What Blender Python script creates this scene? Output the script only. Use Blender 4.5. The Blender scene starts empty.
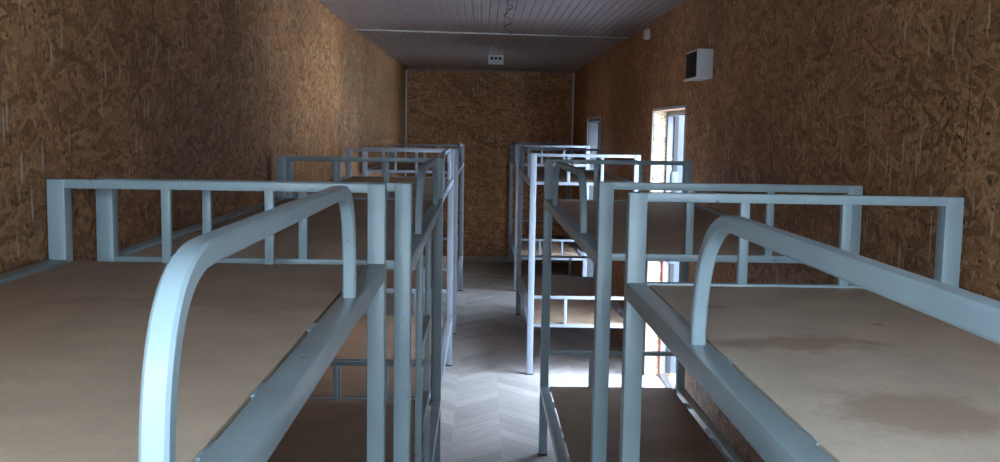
import bpy, bmesh, math, random
from mathutils import Vector, Matrix

scene = bpy.context.scene
col = scene.collection
random.seed(7)

# ------------------------------------------------------------------ camera
F_PX, PITCH, YAW, ROLL, CAM_Z = 989.0, 0.1010, 0.0200, 0.0165, 1.5817
cam_data = bpy.data.cameras.new('camera')
cam = bpy.data.objects.new('camera', cam_data)
col.objects.link(cam)
cam_data.sensor_fit = 'HORIZONTAL'
cam_data.sensor_width = 36.0
cam_data.lens = F_PX * 36.0 / 1000.0
cam_data.clip_start = 0.02
cam_data.clip_end = 200
cam.matrix_world = (Matrix.Translation((0, 0, CAM_Z)) @ Matrix.Rotation(-YAW, 4, 'Z')
                    @ Matrix.Rotation(math.pi / 2 - PITCH, 4, 'X') @ Matrix.Rotation(ROLL, 4, 'Z'))
scene.camera = cam

# ------------------------------------------------------------------ sky, daylight, exposure
SKY, SKY_PLUS_X = 12.0, 10.0
world = bpy.data.worlds.new('overcast_sky')
scene.world = world
world.use_nodes = True
bg = world.node_tree.nodes['Background']
bg.inputs[0].default_value = (0.74, 0.86, 1.0, 1)
# sky strength varies by direction, a little weaker toward +X than behind the camera
wt = world.node_tree
wtc = wt.nodes.new('ShaderNodeTexCoord')
wsp = wt.nodes.new('ShaderNodeSeparateXYZ')
wmr = wt.nodes.new('ShaderNodeMapRange')
wt.links.new(wtc.outputs['Generated'], wsp.inputs[0])
wt.links.new(wsp.outputs[0], wmr.inputs['Value'])
wmr.inputs['From Min'].default_value = -0.2
wmr.inputs['From Max'].default_value = 0.9
wmr.inputs['To Min'].default_value = SKY
wmr.inputs['To Max'].default_value = SKY_PLUS_X
# and, as under any overcast, brighter overhead than at the horizon
wmz = wt.nodes.new('ShaderNodeMapRange')
wt.links.new(wsp.outputs[2], wmz.inputs['Value'])
wmz.inputs['From Min'].default_value = 0.0
wmz.inputs['From Max'].default_value = 0.75
wmz.inputs['To Min'].default_value = 0.55
wmz.inputs['To Max'].default_value = 2.6
wmul = wt.nodes.new('ShaderNodeMath')
wmul.operation = 'MULTIPLY'
wt.links.new(wmr.outputs[0], wmul.inputs[0])
wt.links.new(wmz.outputs[0], wmul.inputs[1])
wt.links.new(wmul.outputs[0], bg.inputs[1])
scene.view_settings.view_transform = 'Standard'
scene.view_settings.look = 'None'
scene.view_settings.gamma = 1.0
scene.view_settings.use_curve_mapping = False
scene.view_settings.exposure = 0.0

# room (metres). Y runs from the camera to the far wall
XL0, XL1 = -0.970, -0.915        # left wall at the near and at the far end
XR = 1.096
Y0, YB = -0.50, 11.91
H = 2.2975
DOOR1 = (5.33, 6.33, 1.720)
DOOR2 = (9.17, 10.24, 1.715)
WIN = (-0.80, 0.95, 1.00, 2.20)   # window in the wall behind the camera: x0 x1 z0 z1

def portal(name, loc, rot, sx, sy):
    """sky portal: only guides sampling of the sky's light through an opening"""
    l = bpy.data.lights.new(name, 'AREA')
    l.shape = 'RECTANGLE'
    l.size, l.size_y = sx, sy
    l.cycles.is_portal = True
    o = bpy.data.objects.new(name, l)
    o.location, o.rotation_euler = loc, rot
    col.objects.link(o)

portal('sky_portal', ((WIN[0] + WIN[1]) / 2, Y0 - 0.10, (WIN[2] + WIN[3]) / 2), (math.radians(90), 0, 0),
       WIN[1] - WIN[0], WIN[3] - WIN[2])
for d in (DOOR1, DOOR2):
    portal('sky_portal', (XR + 0.17, (d[0] + d[1]) / 2, d[2] / 2), (0, math.radians(90), 0), d[2], d[1] - d[0])

# ------------------------------------------------------------------ materials
def new_mat(name):
    m = bpy.data.materials.new(name)
    m.use_nodes = True
    nt = m.node_tree
    return m, nt, nt.nodes['Principled BSDF']

def node(nt, kind, **kw):
    n = nt.nodes.new(kind)
    for k, v in kw.items():
        if k in n.inputs.keys() if hasattr(n.inputs, 'keys') else False:
            n.inputs[k].default_value = v
        else:
            setattr(n, k, v)
    return n

def math_node(nt, op, a, b=None, c=None):
    n = nt.nodes.new('ShaderNodeMath')
    n.operation = op
    for i, v in enumerate((a, b, c)):
        if v is None:
            continue
        if isinstance(v, (int, float)):
            n.inputs[i].default_value = v
        else:
            nt.links.new(v, n.inputs[i])
    return n.outputs[0]

def mix_col(nt, fac, a, b, mode='MIX'):
    n = nt.nodes.new('ShaderNodeMix')
    n.data_type = 'RGBA'
    n.blend_type = mode
    for s, v in ((n.inputs[0], fac), (n.inputs[6], a), (n.inputs[7], b)):
        if isinstance(v, (int, float)):
            s.default_value = v
        elif isinstance(v, tuple):
            s.default_value = v
        else:
            nt.links.new(v, s)
    return n.outputs[2]

def ramp(nt, fac, stops):
    n = nt.nodes.new('ShaderNodeValToRGB')
    e = n.color_ramp.elements
    while len(e) > len(stops):
        e.remove(e[-1])
    while len(e) < len(stops):
        e.new(0.5)
    for i, (p, c) in enumerate(stops):
        e[i].position = p
        e[i].color = c
    nt.links.new(fac, n.inputs[0])
    return n.outputs[0]

def g(v, a=1):
    return (v, v, v, a)

def plain(name, c, rough=0.5, metallic=0.0, noise=0.0, scale=30):
    m, nt, b = new_mat(name)
    b.inputs['Roughness'].default_value = rough
    b.inputs['Metallic'].default_value = metallic
    tc = nt.nodes.new('ShaderNodeTexCoord')
    nz = nt.nodes.new('ShaderNodeTexNoise')
    nz.inputs['Scale'].default_value = scale
    nz.inputs['Detail'].default_value = 4
    nt.links.new(tc.outputs['Object'], nz.inputs['Vector'])
    lo = tuple(x * (1 - noise) for x in c) + (1,)
    hi = tuple(min(1, x * (1 + noise)) for x in c) + (1,)
    nt.links.new(ramp(nt, nz.outputs[0], [(0.3, lo), (0.7, hi)]), b.inputs['Base Color'])
    return m

def paint(name, c, chips=0.0):
    """sprayed steel tube: smooth enamel with faint orange peel and a few worn specks"""
    m, nt, b = new_mat(name)
    b.inputs['Roughness'].default_value = 0.32
    tc = nt.nodes.new('ShaderNodeTexCoord')
    nz = nt.nodes.new('ShaderNodeTexNoise')
    nz.inputs['Scale'].default_value = 9
    nz.inputs['Detail'].default_value = 5
    nt.links.new(tc.outputs['Object'], nz.inputs['Vector'])
    base = ramp(nt, nz.outputs[0], [(0.3, tuple(x * 0.9 for x in c) + (1,)), (0.7, tuple(x * 1.06 for x in c) + (1,))])
    n2 = nt.nodes.new('ShaderNodeTexNoise')
    n2.inputs['Scale'].default_value = 38
    n2.inputs['Detail'].default_value = 3
    nt.links.new(tc.outputs['Object'], n2.inputs['Vector'])
    sp = ramp(nt, n2.outputs[0], [(0.735 - chips, g(0)), (0.76 - chips, g(1))])
    base = mix_col(nt, sp, base, (c[0] * 0.35, c[1] * 0.33, c[2] * 0.33, 1))
    nt.links.new(base, b.inputs['Base Color'])
    bp = nt.nodes.new('ShaderNodeBump')
    bp.inputs['Strength'].default_value = 0.08
    bp.inputs['Distance'].default_value = 0.002
    n3 = nt.nodes.new('ShaderNodeTexNoise')
    n3.inputs['Scale'].default_value = 160
    nt.links.new(tc.outputs['Object'], n3.inputs['Vector'])
    nt.links.new(n3.outputs[0], bp.inputs['Height'])
    nt.links.new(bp.outputs[0], b.inputs['Normal'])
    return m

def osb(name, tint=(1, 1, 1)):
    """oriented strand board: overlapping layers of long wood flakes, each layer at its own angle"""
    m, nt, b = new_mat(name)
    L = nt.links.new
    tc = nt.nodes.new('ShaderNodeTexCoord')
    sep = nt.nodes.new('ShaderNodeSeparateXYZ')
    L(tc.outputs['Object'], sep.inputs[0])
    u = math_node(nt, 'ADD', sep.outputs[0], sep.outputs[1])
    comb = nt.nodes.new('ShaderNodeCombineXYZ')
    L(u, comb.inputs[0]); L(sep.outputs[2], comb.inputs[1])
    # slight warp so that flake outlines are not straight
    wn = nt.nodes.new('ShaderNodeTexNoise')
    wn.inputs['Scale'].default_value = 30
    wn.inputs['Detail'].default_value = 2
    L(comb.outputs[0], wn.inputs['Vector'])
    sub = nt.nodes.new('ShaderNodeVectorMath'); sub.operation = 'SUBTRACT'
    L(wn.outputs['Color'], sub.inputs[0]); sub.inputs[1].default_value = (0.5, 0.5, 0.5)
    sc = nt.nodes.new('ShaderNodeVectorMath'); sc.operation = 'SCALE'
    L(sub.outputs[0], sc.inputs[0]); sc.inputs['Scale'].default_value = 0.016
    ad = nt.nodes.new('ShaderNodeVectorMath'); ad.operation = 'ADD'
    L(comb.outputs[0], ad.inputs[0]); L(sc.outputs[0], ad.inputs[1])
    best_h = best_v = None
    for k, (ang, sx, sy) in enumerate([(6, 9, 62), (38, 11, 70), (-30, 9, 66), (-8, 12, 78), (-58, 14, 72), (22, 10, 60), (75, 15, 80), (-20, 10, 70)]):
        mp = nt.nodes.new('ShaderNodeMapping')
        mp.inputs['Rotation'].default_value = (0, 0, math.radians(ang))
        mp.inputs['Location'].default_value = (k * 3.7, k * 1.9, 0)
        sm = nt.nodes.new('ShaderNodeVectorMath'); sm.operation = 'MULTIPLY'
        sm.inputs[1].default_value = (sx, sy, 1)
        L(ad.outputs[0], mp.inputs['Vector'])
        L(mp.outputs[0], sm.inputs[0])
        vo = nt.nodes.new('ShaderNodeTexVoronoi')
        vo.voronoi_dimensions = '2D'
        vo.inputs['Scale'].default_value = 1
        L(sm.outputs[0], vo.inputs['Vector'])
        sc3 = nt.nodes.new('ShaderNodeSeparateColor')
        L(vo.outputs['Color'], sc3.inputs[0])
        # fibre streaks inside the flake
        fs = nt.nodes.new('ShaderNodeTexNoise')
        fs.inputs['Scale'].default_value = 1.0
        fs.inputs['Detail'].default_value = 3
        fm = nt.nodes.new('ShaderNodeVectorMath'); fm.operation = 'MULTIPLY'
        fm.inputs[1].default_value = (0.8, 2.6, 1)
        L(sm.outputs[0], fm.inputs[0]); L(fm.outputs[0], fs.inputs['Vector'])
        val = math_node(nt, 'ADD', math_node(nt, 'MULTIPLY', sc3.outputs[1], 0.62), math_node(nt, 'MULTIPLY', fs.outputs[0], 0.52))
        h = sc3.outputs[0]
        if best_h is None:
            best_h, best_v = h, val
        else:
            gt = math_node(nt, 'GREATER_THAN', h, best_h)
            mx = nt.nodes.new('ShaderNodeMix'); mx.data_type = 'FLOAT'
            L(gt, mx.inputs[0]); L(best_v, mx.inputs[2]); L(val, mx.inputs[3])
            best_v = mx.outputs[0]
            best_h = math_node(nt, 'MAXIMUM', h, best_h)
    t = tint
    def c(r, gg, bb):
        return (r * t[0], gg * t[1], bb * t[2], 1)
    colr = ramp(nt, best_v, [(0.04, c(0.07, 0.035, 0.018)), (0.20, c(0.22, 0.13, 0.068)), (0.46, c(0.36, 0.235, 0.135)),
                             (0.72, c(0.50, 0.345, 0.21)), (0.93, c(0.60, 0.45, 0.30)), (1.0, c(0.76, 0.64, 0.48))])
    # broad tone change from board to board
    ln = nt.nodes.new('ShaderNodeTexNoise')
    ln.inputs['Scale'].default_value = 1.3
    ln.inputs['Detail'].default_value = 3
    L(comb.outputs[0], ln.inputs['Vector'])
    tone = ramp(nt, ln.outputs[0], [(0.35, g(0.80)), (0.65, g(1.12))])
    colr = mix_col(nt, 1.0, colr, tone, 'MULTIPLY')
    # fine splintered grain over everything
    fg = nt.nodes.new('ShaderNodeTexNoise')
    fg.inputs['Scale'].default_value = 75
    fg.inputs['Detail'].default_value = 4
    fg.inputs['Roughness'].default_value = 0.7
    L(ad.outputs[0], fg.inputs['Vector'])
    colr = mix_col(nt, 1.0, colr, ramp(nt, fg.outputs[0], [(0.34, g(0.55)), (0.46, g(0.95)), (0.62, g(1.22))]), 'MULTIPLY')
    # thin pale slivers standing upright, and small dark pits
    for (scx, scy, thr, cc, off) in ((70, 9, 0.95, (0.72, 0.62, 0.46, 1), 0), (48, 75, 0.965, (0.05, 0.03, 0.018, 1), 5)):
        sm = nt.nodes.new('ShaderNodeVectorMath'); sm.operation = 'MULTIPLY'
        sm.inputs[1].default_value = (scx, scy, 1)
        L(ad.outputs[0], sm.inputs[0])
        vo = nt.nodes.new('ShaderNodeTexVoronoi'); vo.voronoi_dimensions = '2D'
        vo.inputs['Scale'].default_value = 1
        L(sm.outputs[0], vo.inputs['Vector'])
        s3 = nt.nodes.new('ShaderNodeSeparateColor'); L(vo.outputs['Color'], s3.inputs[0])
        near = math_node(nt, 'LESS_THAN', vo.outputs['Distance'], 0.33)
        f = math_node(nt, 'MULTIPLY', math_node(nt, 'GREATER_THAN', s3.outputs[0], thr), near)
        f = math_node(nt, 'MULTIPLY', f, 0.75)
        colr = mix_col(nt, f, colr, cc)
    # butt joints between boards every 1.25 m
    fr = math_node(nt, 'FRACT', math_node(nt, 'DIVIDE', math_node(nt, 'ADD', u, 0.43), 1.25))
    jn = math_node(nt, 'LESS_THAN', fr, 0.0028)
    colr = mix_col(nt, math_node(nt, 'MULTIPLY', jn, 0.8), colr, (0.04, 0.025, 0.018, 1))
    L(colr, b.inputs['Base Color'])
    b.inputs['Roughness'].default_value = 0.55
    b.inputs['Specular IOR Level'].default_value = 0.3
    bp = nt.nodes.new('ShaderNodeBump')
    bp.inputs['Strength'].default_value = 0.35
    bp.inputs['Distance'].default_value = 0.003
    L(best_h, bp.inputs['Height'])
    L(bp.outputs[0], b.inputs['Normal'])
    return m

def board_mat(name, c, stains=()):
    """fibreboard sheet; stains are soft damp patches with their own outline at (x, y, rx, ry, strength)"""
    m, nt, b = new_mat(name)
    L = nt.links.new
    tc = nt.nodes.new('ShaderNodeTexCoord')
    n1 = nt.nodes.new('ShaderNodeTexNoise')
    n1.inputs['Scale'].default_value = 7
    n1.inputs['Detail'].default_value = 7
    n1.inputs['Roughness'].default_value = 0.62
    L(tc.outputs['Object'], n1.inputs['Vector'])
    base = ramp(nt, n1.outputs[0], [(0.32, tuple(x * 0.88 for x in c) + (1,)), (0.68, tuple(x * 1.08 for x in c) + (1,))])
    n2 = nt.nodes.new('ShaderNodeTexNoise')
    n2.inputs['Scale'].default_value = 130
    n2.inputs['Detail'].default_value = 3
    L(tc.outputs['Object'], n2.inputs['Vector'])
    base = mix_col(nt, 1.0, base, ramp(nt, n2.outputs[0], [(0.3, g(0.94)), (0.7, g(1.04))]), 'MULTIPLY')
    sep = nt.nodes.new('ShaderNodeSeparateXYZ')
    L(tc.outputs['Object'], sep.inputs[0])
    for (sx, sy, rx, ry, st) in stains:
        dx = math_node(nt, 'DIVIDE', math_node(nt, 'SUBTRACT', sep.outputs[0], sx), rx)
        dy = math_node(nt, 'DIVIDE', math_node(nt, 'SUBTRACT', sep.outputs[1], sy), ry)
        r = math_node(nt, 'SQRT', math_node(nt, 'ADD', math_node(nt, 'MULTIPLY', dx, dx), math_node(nt, 'MULTIPLY', dy, dy)))
        r = math_node(nt, 'ADD', r, math_node(nt, 'MULTIPLY', math_node(nt, 'SUBTRACT', n1.outputs[0], 0.5), 2.6))
        f = ramp(nt, r, [(0.55, g(st)), (1.05, g(0))])
        base = mix_col(nt, f, base, (c[0] * 0.68, c[1] * 0.57, c[2] * 0.52, 1))
    L(base, b.inputs['Base Color'])
    b.inputs['Roughness'].default_value = 0.6
    b.inputs['Specular IOR Level'].default_value = 0.3
    return m

def floor_mat():
    """grey linoleum printed with a herringbone of planks"""
    m, nt, b = new_mat('grey_herringbone_linoleum')
    L = nt.links.new
    tc = nt.nodes.new('ShaderNodeTexCoord')
    sep = nt.nodes.new('ShaderNodeSeparateXYZ')
    L(tc.outputs['Object'], sep.inputs[0])
    W, PW = 0.25, 0.14
    xs = math_node(nt, 'DIVIDE', math_node(nt, 'ADD', sep.outputs[0], 10.0 - 0.12), 2 * W)
    fr = math_node(nt, 'FRACT', xs)
    tri = math_node(nt, 'ABSOLUTE', math_node(nt, 'SUBTRACT', fr, 0.5))      # 0.5 at the apex line, 0 between
    half = math_node(nt, 'FLOOR', math_node(nt, 'MULTIPLY', xs, 2.0))
    yy = math_node(nt, 'SUBTRACT', sep.outputs[1], math_node(nt, 'MULTIPLY', tri, 2 * W))
    yy = math_node(nt, 'ADD', yy, math_node(nt, 'MULTIPLY', math_node(nt, 'FRACT', math_node(nt, 'MULTIPLY', half, 0.5)), PW))
    row = math_node(nt, 'DIVIDE', yy, PW)
    idx = math_node(nt, 'FLOOR', row)
    cb = nt.nodes.new('ShaderNodeCombineXYZ')
    L(half, cb.inputs[0]); L(idx, cb.inputs[1])
    wn = nt.nodes.new('ShaderNodeTexWhiteNoise'); wn.noise_dimensions = '2D'
    L(cb.outputs[0], wn.inputs['Vector'])
    base = ramp(nt, wn.outputs['Value'], [(0.0, (0.40, 0.39, 0.40, 1)), (0.5, (0.51, 0.50, 0.51, 1)), (1.0, (0.61, 0.59, 0.60, 1))])
    # grain along the plank
    gv = nt.nodes.new('ShaderNodeCombineXYZ')
    L(math_node(nt, 'MULTIPLY', tri, 5.0), gv.inputs[0]); L(math_node(nt, 'MULTIPLY', row, 9.0), gv.inputs[1]); L(half, gv.inputs[2])
    gn = nt.nodes.new('ShaderNodeTexNoise')
    gn.inputs['Scale'].default_value = 1.0; gn.inputs['Detail'].default_value = 4
    L(gv.outputs[0], gn.inputs['Vector'])
    base = mix_col(nt, 1.0, base, ramp(nt, gn.outputs[0], [(0.3, g(0.82)), (0.7, g(1.1))]), 'MULTIPLY')
    fe = math_node(nt, 'FRACT', row)
    ed = math_node(nt, 'LESS_THAN', fe, 0.05)
    base = mix_col(nt, math_node(nt, 'MULTIPLY', ed, 0.55), base, (0.20, 0.20, 0.21, 1))
    # dust and scuffs
    dn = nt.nodes.new('ShaderNodeTexNoise')
    dn.inputs['Scale'].default_value = 2.2; dn.inputs['Detail'].default_value = 6
    L(tc.outputs['Object'], dn.inputs['Vector'])
    base = mix_col(nt, ramp(nt, dn.outputs[0], [(0.4, g(0)), (0.75, g(0.5))]), base, (0.55, 0.54, 0.55, 1))
    L(base, b.inputs['Base Color'])
    b.inputs['Roughness'].default_value = 0.42
    return m

M_OSB = osb('strand_board', (1.10, 0.85, 0.665))
M_REVEAL = osb('daylit_strand_board', (1.45, 1.75, 2.1))  # wall's strand board with a raised tint, daylight on the reveal painted in
M_FLOOR = floor_mat()
M_PAINT = paint('blue_grey_enamel', (0.38, 0.51, 0.58))
M_PAINT_B = paint('doorlit_blue_grey_enamel', (0.35, 0.42, 0.52), chips=0.02)  # same enamel, toned bluer and darker for the doorway light on the far beds
M_CEIL = plain('grey_lilac_panel', (0.23, 0.20, 0.21), 0.35, noise=0.05)
M_WHITE = plain('white_plastic', (0.70, 0.72, 0.73), 0.4, noise=0.04)
M_PVC = plain('pale_grey_door_plastic', (0.22, 0.255, 0.31), 0.35, noise=0.03)
M_LEAF = plain('blue_grey_door_leaf', (0.10, 0.125, 0.165), 0.4, noise=0.03)
M_BLACK = plain('black_rubber', (0.015, 0.015, 0.017), 0.5)
M_CABLE = plain('dark_brown_cable', (0.07, 0.055, 0.055), 0.6)
M_DARK = plain('dark_grille_plastic', (0.012, 0.014, 0.018), 0.8)
M_BASE = plain('beige_skirting', (0.36, 0.34, 0.29), 0.5, noise=0.08)
M_RED = plain('red_seal', (0.45, 0.05, 0.03), 0.5)
M_STEEL = plain('zinc_steel', (0.5, 0.5, 0.5), 0.35, 0.9)
M_GROUND = plain('pale_concrete', (0.50, 0.51, 0.52), 0.9, noise=0.12, scale=2)
M_BOARD_L = board_mat('olive_fibreboard', (0.68, 0.545, 0.415), [(0.12, 0.55, 0.30, 0.10, 0.35)])
M_BOARD_R = board_mat('beige_fibreboard', (0.84, 0.74, 0.615),
                      [(-0.17, 0.46, 0.16, 0.07, 0.8), (-0.17, 0.07, 0.12, 0.10, 0.7), (-0.24, 0.78, 0.035, 0.02, 0.8), (0.02, 0.62, 0.012, 0.012, 1.0)])
M_BOARD_U = board_mat('half_shaded_board', (0.58, 0.45, 0.35))  # same board, toned between the lit near tops and the shaded bunks
M_BOARD = board_mat('shaded_brown_board', (0.38, 0.285, 0.215), [(0.1, 0.1, 0.2, 0.15, 0.3)])  # same board, browner, with the shade of lower and far bunks in its colour

mg, nt, b = new_mat('window_glass')
for n in list(nt.nodes):
    if n.type != 'OUTPUT_MATERIAL':
        nt.nodes.remove(n)
tr = nt.nodes.new('ShaderNodeBsdfTransparent'); tr.inputs[0].default_value = (0.93, 0.96, 0.96, 1)
gl = nt.nodes.new('ShaderNodeBsdfGlossy'); gl.inputs['Roughness'].default_value = 0.02
fz = nt.nodes.new('ShaderNodeFresnel'); fz.inputs[0].default_value = 1.45
mxs = nt.nodes.new('ShaderNodeMixShader')
nt.links.new(fz.outputs[0], mxs.inputs[0]); nt.links.new(tr.outputs[0], mxs.inputs[1]); nt.links.new(gl.outputs[0], mxs.inputs[2])
nt.links.new(mxs.outputs[0], [n for n in nt.nodes if n.type == 'OUTPUT_MATERIAL'][0].inputs[0])
M_GLASS = mg

# ------------------------------------------------------------------ mesh helpers
def box(bm, x0, x1, y0, y1, z0, z1, bev=0.0, seg=2):
    vs = [bm.verts.new((x, y, z)) for x in (x0, x1) for y in (y0, y1) for z in (z0, z1)]
    idx = [(0, 1, 3, 2), (4, 6, 7, 5), (0, 4, 5, 1), (2, 3, 7, 6), (0, 2, 6, 4), (1, 5, 7, 3)]
    fs = [bm.faces.new([vs[i] for i in f]) for f in idx]
    if bev > 0:
        es = list({e for f in fs for e in f.edges})
        bmesh.ops.bevel(bm, geom=es, offset=bev, segments=seg, profile=0.5, affect='EDGES')

def obj(name, bm, mat, parent=None, loc=None, smooth=True):
    me = bpy.data.meshes.new(name)
    bmesh.ops.recalc_face_normals(bm, faces=bm.faces[:])
    bm.to_mesh(me)
    bm.free()
    me.materials.append(mat)
    o = bpy.data.objects.new(name, me)
    col.objects.link(o)
    if smooth:
        for p in me.polygons:
            p.use_smooth = True
        me.set_sharp_from_angle(angle=math.radians(38))
    if parent is not None:
        o.parent = parent
    if loc is not None:
        o.location = loc
    return o

def part(name, mat, parent, *boxes, bev=0.0):
    bm = bmesh.new()
    for b_ in boxes:
        box(bm, *b_, bev=bev)
    return obj(name, bm, mat, parent)

def sweep(bm, pts, normals, side, half, cham):
    """bent square tube: pts along a plane curve, normals in that plane, side = fixed third axis"""
    sec = []
    h, c = half, cham
    for (a, b_) in ((h, h - c), (h - c, h), (-h + c, h), (-h, h - c), (-h, -h + c), (-h + c, -h), (h - c, -h), (h, -h + c)):
        sec.append((a, b_))
    rings = []
    for p, n in zip(pts, normals):
        rings.append([bm.verts.new(p + n * a + side * b_) for a, b_ in sec])
    for r0, r1 in zip(rings, rings[1:]):
        for i in range(8):
            j = (i + 1) % 8
            bm.faces.new((r0[i], r0[j], r1[j], r1[i]))
    bm.faces.new(rings[0]); bm.faces.new(rings[-1][::-1])

def thing(name, label, cat, loc=(0, 0, 0), rz=0.0, group=None):
    o = bpy.data.objects.new(name, None)
    o.empty_display_size = 0.1
    col.objects.link(o)
    o.location = loc
    o.rotation_euler = (0, 0, rz)
    o['label'] = label
    o['category'] = cat
    if group:
        o['group'] = group
    return o

def struct(o, label=None):
    o['kind'] = 'structure'
    if label:
        o['label'] = label
    return o

def prism_xy(bm, quad, z0, z1):
    lo = [bm.verts.new((x, y, z0)) for x, y in quad]
    hi = [bm.verts.new((x, y, z1)) for x, y in quad]
    bm.faces.new(lo[::-1]); bm.faces.new(hi)
    for i in range(4):
        j = (i + 1) % 4
        bm.faces.new((lo[i], lo[j], hi[j], hi[i]))

# ------------------------------------------------------------------ room shell
T = 0.16
def xl(y):
    return XL0 + (XL1 - XL0) * (y - 0.0) / YB

bm = bmesh.new()
prism_xy(bm, [(xl(Y0) - T, Y0 - T), (XR + T, Y0 - T), (XR + T, YB + T), (xl(YB) - T, YB + T)], -0.10, 0.0)
struct(obj('floor', bm, M_FLOOR, smooth=False))

bm = bmesh.new()
prism_xy(bm, [(xl(Y0) - T, Y0), (xl(Y0), Y0), (xl(YB), YB), (xl(YB) - T, YB)], 0.0, H + 0.05)
struct(obj('wall_left', bm, M_OSB, smooth=False))

bm = bmesh.new()
ys = [Y0, DOOR1[0], DOOR1[1], DOOR2[0], DOOR2[1], YB]
for y0, y1 in zip(ys[0::2], ys[1::2]):
    box(bm, XR, XR + T, y0, y1, 0.0, H + 0.05)
for d in (DOOR1, DOOR2):
    box(bm, XR, XR + T, d[0], d[1], d[2], H + 0.05)
struct(obj('wall_right', bm, M_OSB, smooth=False))

bm = bmesh.new()
box(bm, xl(YB) - T, XR + T, YB, YB + T, 0.0, H + 0.05)
struct(obj('wall_back', bm, M_OSB, smooth=False))

bm = bmesh.new()
wx0, wx1, wz0, wz1 = WIN
box(bm, xl(Y0) - T, wx0, Y0 - T, Y0, 0.0, H + 0.05)
box(bm, wx1, XR + T, Y0 - T, Y0, 0.0, H + 0.05)
box(bm, wx0, wx1, Y0 - T, Y0, 0.0, wz0)
box(bm, wx0, wx1, Y0 - T, Y0, wz1, H + 0.05)
struct(obj('wall_front', bm, M_OSB, smooth=False))

# ceiling: ribbed panels, ribs running along the room
bm = bmesh.new()
prof = []
x = -1.16
while x < 1.27:
    prof += [(x, H), (x + 0.036, H), (x + 0.040, H + 0.006), (x + 0.046, H + 0.006)]
    x += 0.050
prof.append((x, H))
top = H + 0.06
a = [(px, Y0 - T) for px, _ in prof]
v0 = [bm.verts.new((px, Y0 - T, pz)) for px, pz in prof]
v1 = [bm.verts.new((px, YB + T, pz)) for px, pz in prof]
for i in range(len(prof) - 1):
    bm.faces.new((v0[i], v1[i], v1[i + 1], v0[i + 1]))
t = [bm.verts.new(q) for q in ((prof[0][0], Y0 - T, top), (prof[-1][0], Y0 - T, top), (prof[-1][0], YB + T, top), (prof[0][0], YB + T, top))]
bm.faces.new(t)
bm.faces.new([t[3], t[0], v0[0], v1[0]]); bm.faces.new([t[1], t[2], v1[-1], v0[-1]])
bm.faces.new([t[0], t[1]] + v0[::-1]); bm.faces.new([t[2], t[3]] + v1)
struct(obj('ceiling', bm, M_CEIL, smooth=False))

# strips: joint in the ceiling, cove along the far wall, two upright corner strips
bm = bmesh.new()
prism_xy(bm, [(xl(7.3), 7.29), (XR, 7.55), (XR, 7.572), (xl(7.3), 7.312)], H - 0.006, H)
struct(obj('trim_1', bm, M_WHITE, smooth=False))
bm = bmesh.new()
box(bm, xl(YB), XR, YB - 0.016, YB, H - 0.018, H)
struct(obj('trim_2', bm, M_CEIL, smooth=False))
bm = bmesh.new(); box(bm, xl(YB), xl(YB) + 0.020, YB - 0.012, YB, 0.06, H - 0.018); box(bm, xl(YB), xl(YB) + 0.008, YB - 0.025, YB, 0.06, H - 0.018)
struct(obj('trim_3', bm, M_WHITE, smooth=False))
bm = bmesh.new(); box(bm, XR - 0.020, XR, YB - 0.012, YB, 0.06, H - 0.018); box(bm, XR - 0.008, XR, YB - 0.025, YB, 0.06, H - 0.018)
struct(obj('trim_4', bm, M_WHITE, smooth=False))
bm = bmesh.new(); box(bm, xl(YB), XR, YB - 0.014, YB, 0.0, 0.060, 0.003)
struct(obj('baseboard_back', bm, M_BASE))

# doorways in the right wall: deep reveal, plastic frame, leaf swung open outside
def ajar_leaf(root, yh, xh, wl, zt):
    """glazed leaf hinged on the far jamb, added nearly shut to cut the daylight"""
    a = math.radians(14)
    def pl(name, mat, *bx, bev=0.002):
        o = part(name, mat, root, *bx, bev=bev)
        o.location = (xh, yh, 0)
        o.rotation_euler = (0, 0, a - math.pi / 2)
        return o
    t_ = 0.045
    pl('door_leaf', M_LEAF, (0, 0.09, -t_, 0, 0.03, zt - 0.01), (wl - 0.09, wl, -t_, 0, 0.03, zt - 0.01),
       (0.09, wl - 0.09, -t_, 0, 0.03, 0.35), (0.09, wl - 0.09, -t_, 0, zt - 0.10, zt - 0.01))
    pl('pane', M_GLASS, (0.09, wl - 0.09, -t_ / 2 - 0.003, -t_ / 2 + 0.003, 0.35, zt - 0.10), bev=0)
    pl('door_handle', M_STEEL, (wl - 0.06, wl - 0.03, -t_ - 0.05, -t_, 0.90, 0.93), (wl - 0.15, wl - 0.03, -t_ - 0.065, -t_ - 0.045, 0.90, 0.93))

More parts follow.
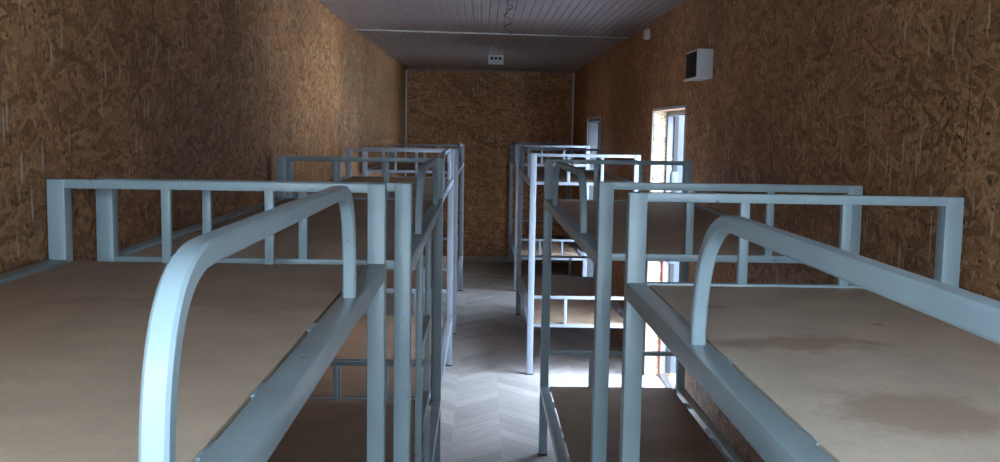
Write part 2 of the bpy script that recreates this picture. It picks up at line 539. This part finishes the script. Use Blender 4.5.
def doorway(n, d):
    y0, y1, zt = d
    root = bpy.data.objects.new('door_%d' % n, None)
    col.objects.link(root)
    root.location = (XR, (y0 + y1) / 2, 0)
    root['kind'] = 'structure'
    root['label'] = 'open doorway in the right wall, ' + {1: 'nearer of the two', 2: 'farther of the two'}[n]
    cy = (y0 + y1) / 2
    def pt(name, mat, *bx, bev=0.002):
        return part(name, mat, root, *[(a0 - XR, a1 - XR, b0 - cy, b1 - cy, c0, c1) for a0, a1, b0, b1, c0, c1 in bx], bev=bev)
    # thin white architrave on the room face
    w = 0.018
    pt('architrave', M_WHITE, (XR - 0.008, XR, y0 - w, y0, 0.0, zt + w), (XR - 0.008, XR, y1, y1 + w, 0.0, zt + w), (XR - 0.008, XR, y0, y1, zt, zt + w))
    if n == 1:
        pt('daylit_reveal', M_REVEAL, (XR + 0.001, XR + 0.084, y1 - 0.006, y1 + 0.001, 0.0, zt), bev=0)
    # frame in the outer half of the opening
    x0, x1 = XR + (0.085 if n == 1 else 0.004), XR + 0.128
    fr = pt('door_frame', M_PVC, (x0, x1, y0, y0 + 0.03, 0.02, zt), (x0, x1, y1 - 0.03, y1, 0.02, zt), (x0, x1, y0 + 0.03, y1 - 0.03, zt - 0.03, zt))
    pt('threshold', M_STEEL, (x0, x1, y0, y1, 0.0, 0.02))
    pt('seal', M_RED, (x0 - 0.004, x0 + 0.002, y1 - 0.034, y1 - 0.030, 0.02, 1.20), bev=0)
    # leaf, hinged on the far jamb and opened straight out
    if n == 2:
        ajar_leaf(root, y1 - cy - 0.005, x1 + 0.012 - XR, y1 - y0 - 0.02, zt)
        return
    lf = pt('door_leaf', M_LEAF, (x1 + 0.022, x1 + 0.022 + (y1 - y0) * 0.95, y1 - 0.045, y1 - 0.003, 0.03, zt - 0.01))
    s = pt('gasket', M_BLACK, (x1 - 0.002, x1 + 0.024, y1 - 0.046, y1 - 0.004, 0.03, zt - 0.02), bev=0)
    for hz in (0.25, 0.75, 1.25):
        h = pt('hinge', M_LEAF, (x1 - 0.012, x1 + 0.03, y1 - 0.052, y1 - 0.040, hz, hz + 0.09))
    ht = pt('door_handle', M_STEEL, (x1 + (y1 - y0) * 0.88, x1 + (y1 - y0) * 0.91, y1 - 0.085, y1 - 0.045, 0.90, 0.93),
            (x1 + (y1 - y0) * 0.80, x1 + (y1 - y0) * 0.91, y1 - 0.100, y1 - 0.085, 0.90, 0.93))

doorway(1, DOOR1)
doorway(2, DOOR2)

# window behind the camera
wr = bpy.data.objects.new('window_1', None)
col.objects.link(wr)
wr['kind'] = 'structure'
wr['label'] = 'window in the end wall behind the viewpoint'
wr.location = (wx0, Y0 - T, wz0)
ww, wh = wx1 - wx0, wz1 - wz0
part('window_frame', M_WHITE, wr, (0, 0.05, 0.03, 0.09, 0, wh), (ww - 0.05, ww, 0.03, 0.09, 0, wh), (0.05, ww - 0.05, 0.03, 0.09, 0, 0.05),
     (0.05, ww - 0.05, 0.03, 0.09, wh - 0.05, wh), (ww / 2 - 0.025, ww / 2 + 0.025, 0.03, 0.09, 0.05, wh - 0.05), bev=0.004)
part('pane', M_GLASS, wr, (0.05, ww / 2 - 0.025, 0.057, 0.063, 0.05, wh - 0.05))
part('pane', M_GLASS, wr, (ww / 2 + 0.025, ww - 0.05, 0.057, 0.063, 0.05, wh - 0.05))

# ground outside
bm = bmesh.new()
box(bm, -40, 40, -40, 50, -0.45, -0.20)
struct(obj('ground', bm, M_GROUND, smooth=False))

# ------------------------------------------------------------------ bunk beds
P = 0.040         # post
R = 0.020         # thin tube
LEN0 = 2.138
GROUP = 'steel bunk beds along both walls'

def bunk_bed(label, xleft, ynear, w, ztop, zup, side, rz=0.0, guard=(0.60, 1.66), ladder=False, gusset=False,
             pm=None, top_mat=None, low_mat=None, LEN=LEN0, bend=0.16, bexp=2.7, graise=0.0, drail=0.0):
    """xleft/ynear = outer near left corner, zup = underside of the upper end rail, side = +1 aisle on the right, -1 aisle on the left"""
    pm = pm or M_PAINT
    cx, cy = xleft + w / 2, ynear + LEN / 2
    root = thing('bunk_bed', label, 'bunk bed', (cx, cy, 0), -rz, GROUP)
    hx, hy = w / 2, LEN / 2
    # posts with rubber feet
    for sx in (-1, 1):
        for sy in (-1, 1):
            x0 = sx * (hx - P / 2); y0 = sy * (hy - P / 2)
            p = part('post', pm, root, (x0 - P / 2, x0 + P / 2, y0 - P / 2, y0 + P / 2, 0.006, ztop), bev=0.0035)
            f = part('foot_cap', M_BLACK, p, (x0 - P / 2 - 0.001, x0 + P / 2 + 0.001, y0 - P / 2 - 0.001, y0 + P / 2 + 0.001, 0.0, 0.008), bev=0.001)
    ztops = (ztop, 0.522)
    zbots = (zup + R - drail, 0.337)
    for sy in (-1, 1):
        ye = -hy + 0.003 + R / 2 if sy < 0 else hy - P + 0.003 + R / 2
        for zt_, zb_ in zip(ztops, zbots):
            part('end_rail', pm, root, (-hx + P - 0.002, hx - P + 0.002, ye - R / 2, ye + R / 2, zt_ - R, zt_), bev=0.002)
            part('end_rail', pm, root, (-hx + P - 0.002, hx - P + 0.002, ye - R / 2, ye + R / 2, zb_ - R, zb_), bev=0.002)
            for k in (1, 2):
                xs = -hx + P / 2 + (w - P) * (0.339 if k == 1 else 0.662)
                part('slat', pm, root, (xs - R / 2, xs + R / 2, ye - R / 2 + 0.001, ye + R / 2 - 0.001, zb_ - 0.002, zt_ - R + 0.002), bev=0.002)
    # side rails, cross bars, board on each level
    for lvl, zr in enumerate((zup + R, 0.348)):
        rw, rh = 0.040, 0.038
        for sx in (-1, 1):
            xa = sx * (hx - P / 2)
            part('side_rail', pm, root, (xa - rw / 2, xa + rw / 2, -hy + P - 0.002, hy - P + 0.002, zr - rh, zr), bev=0.003)
        for k in range(4):
            yc = -hy + 0.28 + k * (LEN - 0.56) / 3
            part('cross_bar', pm, root, (-hx + P - 0.002, hx - P + 0.002, yc - R / 2, yc + R / 2, zr - 0.034, zr - 0.014), bev=0.002)
        bmn = bmesh.new()
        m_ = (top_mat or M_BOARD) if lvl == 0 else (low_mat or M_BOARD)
        gx = 0.009
        wall_gap = 0.021 if lvl else gx
        ga, gb = (wall_gap, gx) if side > 0 else (gx, wall_gap)
        box(bmn, -hx + P + ga, hx - P - gb, -hy + 0.026, hy - 0.026, zr - 0.014, zr - 0.005, 0.0015)
        obj('bunk_board', bmn, m_, root)
        # short angle clips that hold the board in the rail
        for sx in (-1, 1):
            for yc in (-0.85, -0.55, -0.24, -0.02, 0.35, 0.72):
                xa = sx * (hx - P)
                xb = xa - sx * 0.010
                part('board_clip', pm, root, (min(xa, xb), max(xa, xb), yc - 0.028, yc + 0.028, zr - 0.013, zr - 0.006), bev=0.001)
    # bent guard rail on the aisle side
    gy0, gy1 = guard[0] - hy, guard[1] - hy
    zr = zup + R - 0.001
    half = 0.011
    gh = zup + 0.218 + graise - half - zr
    xg = side * (hx - P / 2)
    pl = []
    for k in range(0, 19):                       # near leg rising into the bend
        a_ = math.radians(90 * k / 18)
        pl.append((gy0 + bend * (1 - max(0.0, math.cos(a_)) ** (2 / bexp)), zr + gh * math.sin(a_) ** (2 / bexp)))
    for k in range(18, -1, -1):                  # far bend coming down
        a_ = math.radians(90 * k / 18)
        pl.append((gy1 - bend * (1 - max(0.0, math.cos(a_)) ** (2 / bexp)), zr + gh * math.sin(a_) ** (2 / bexp)))
    pts, nrm = [], []
    for i, (py, pz) in enumerate(pl):
        q0, q1 = pl[max(0, i - 1)], pl[min(len(pl) - 1, i + 1)]
        ty, tz = q1[0] - q0[0], q1[1] - q0[1]
        if i in (0, len(pl) - 1):
            ty = 0.0
        l_ = math.hypot(ty, tz)
        pts.append(Vector((xg, py, pz))); nrm.append(Vector((0, -tz / l_, ty / l_)))
    bmn = bmesh.new()
    sweep(bmn, pts, nrm, Vector((1, 0, 0)), half, 0.003)
    obj('guard_rail', bmn, pm, root)
    if ladder:
        ly = [-hy + 0.56, -hy + 1.06]
        xo = side * (hx - 0.012)
        for y_ in ly:
            part('ladder_stile', pm, root, (xo - R / 2, xo + R / 2, y_ - R / 2, y_ + R / 2, 0.0, zup + R - 0.037), bev=0.002)
        for z_ in (0.67, 0.94):
            part('ladder_rung', pm, root, (xo - R / 2, xo + R / 2, ly[0] + R / 2 - 0.001, ly[1] - R / 2 + 0.001, z_ - R, z_), bev=0.002)
    if gusset:
        for sy in (-1, 1):
            bmn = bmesh.new()
            y_ = sy * (hy - P / 2)
            x1_ = side * (hx - P + 0.002); x2_ = side * (hx - P - 0.085)
            z1_, z2_ = zup - 0.02, zup + 0.004
            q = [(x1_, z1_ - 0.085), (x1_, z1_ - 0.055), (x2_ + side * 0.0, z2_), (x2_ - side * 0.03, z2_)]
            lo = [bmn.verts.new((a_, y_ - 0.006, b_)) for a_, b_ in q]
            hi = [bmn.verts.new((a_, y_ + 0.006, b_)) for a_, b_ in q]
            bmn.faces.new(lo); bmn.faces.new(hi[::-1])
            for i in range(4):
                j = (i + 1) % 4
                bmn.faces.new((lo[i], lo[j], hi[j], hi[i]))
            obj('corner_brace', bmn, pm, root)
    return root

bunk_bed('blue-grey steel bunk nearest the viewer on the left, olive-tan top board', -0.9550, 0.0903, 0.7439, 1.4600, 1.2626, 1,
         bend=0.145, bexp=3.0, graise=0.008, drail=0.012, guard=(0.608, 1.655), top_mat=M_BOARD_L)
bunk_bed('blue-grey steel bunk nearest the viewer on the right, stained beige top board', 0.3170, 0.0031, 0.7226, 1.4555, 1.2405, -1,
         bend=0.20, bexp=2.25, graise=0.016, guard=(0.26, 1.49), top_mat=M_BOARD_R)
bunk_bed('steel bunk second from the viewer on the left, ladder at its aisle side', -0.9095, 2.3399, 0.7423, 1.4546, 1.2501, 1, rz=-0.0027,
         bend=0.24, bexp=2.2, guard=(0.62, 1.79), ladder=True, top_mat=M_BOARD_U)
bunk_bed('shadowed steel bunk second on the right, just before the nearer open doorway', 0.3082, 2.6152, 0.7063, 1.4510, 1.2404, -1, rz=-0.0049,
         bend=0.18, bexp=2.4, guard=(0.54, 1.69), top_mat=M_BOARD_U)
bunk_bed('steel bunk third from the viewer on the left, opposite the nearer doorway', -0.8950, 4.4880, 0.7155, 1.4513, 1.2502, 1, gusset=True, LEN=2.089,
         pm=M_PAINT_B)
bunk_bed('pale steel bunk on the right between the two doorways', 0.3150, 6.3189, 0.7058, 1.4421, 1.2418, -1, rz=0.0011,
         pm=M_PAINT_B)
bunk_bed('farthest steel bunk on the left, last before the far wall', -0.9050, 7.5705, 0.7333, 1.4413, 1.2502, 1, rz=0.0042,
         pm=M_PAINT_B)
bunk_bed('farthest steel bunk on the right, in the far corner beyond the second doorway', 0.3389, 9.6938, 0.7213, 1.4480, 1.2458, -1,
         pm=M_PAINT_B)

# ------------------------------------------------------------------ small fittings
# white wall box with dark front panel
t = thing('wall_vent_box', 'white box with a dark front panel high on the right wall', 'wall box', (XR, 4.74, 1.846))
part('housing', M_WHITE, t, (-0.078, 0.0, 0.0, 0.010, 0.0, 0.140), (-0.078, 0.0, 0.255, 0.265, 0.0, 0.140), (-0.078, 0.0, 0.010, 0.255, 0.0, 0.010),
     (-0.078, 0.0, 0.010, 0.255, 0.130, 0.140), (-0.012, 0.0, 0.010, 0.255, 0.010, 0.130), bev=0.0025)
part('front_panel', M_DARK, t, (-0.079, -0.060, 0.010, 0.255, 0.010, 0.130), bev=0.001)
part('bottom_lip', M_WHITE, t, (-0.086, -0.076, 0.0, 0.265, -0.004, 0.008), bev=0.002)

t = thing('junction_box', 'small white box where the right wall meets the ceiling', 'junction box', (XR, 6.56, 2.198))
part('box_body', M_WHITE, t, (-0.032, 0.0, 0.0, 0.070, 0.0, 0.066), bev=0.004)
part('box_lid', M_WHITE, t, (-0.036, -0.032, 0.004, 0.066, 0.004, 0.062), bev=0.002)

# small white unit on the ceiling with three round openings
t = thing('ceiling_unit', 'small white ceiling unit with three round openings near the far wall', 'ceiling unit', (0.125, 9.55, H))
part('housing', M_WHITE, t, (-0.074, 0.074, 0.0, 0.07, -0.082, 0.0), bev=0.004)
for k in (-1, 0, 1):
    bm = bmesh.new()
    bmesh.ops.create_cone(bm, cap_ends=True, segments=20, radius1=0.013, radius2=0.013, depth=0.006,
                          matrix=Matrix.Translation((k * 0.038, -0.001, -0.030)) @ Matrix.Rotation(math.radians(90), 4, 'X'))
    obj('opening', bm, M_DARK, t)

# thin dark cable wandering along the ceiling
cable = bpy.data.curves.new('ceiling_cable', 'CURVE')
cable.dimensions = '3D'
cable.bevel_depth = 0.0028
cable.bevel_resolution = 2
sp = cable.splines.new('POLY')
path = []
N = 60
for i in range(N + 1):
    f = i / N
    y = 4.9 + f * (7.40 - 4.9)
    x = 0.125 + 0.055 * f + 0.026 * math.sin(f * 21) * (0.5 + f / 2) + 0.010 * math.sin(f * 53 + 1)
    path.append((x, y, H - 0.004))
sp.points.add(len(path) - 1)
for q, c in zip(sp.points, path):
    q.co = (*c, 1)
tmp = bpy.data.objects.new('cable_path', cable)
cable_mesh = bpy.data.meshes.new_from_object(tmp)
cable_mesh.name = 'ceiling_cable'
bpy.data.objects.remove(tmp)
cable_mesh.materials.clear()
cable_mesh.materials.append(M_CABLE)
co = bpy.data.objects.new('ceiling_cable', cable_mesh)
col.objects.link(co)
co['label'] = 'thin dark cable wandering along the ribbed ceiling'
co['category'] = 'cable'
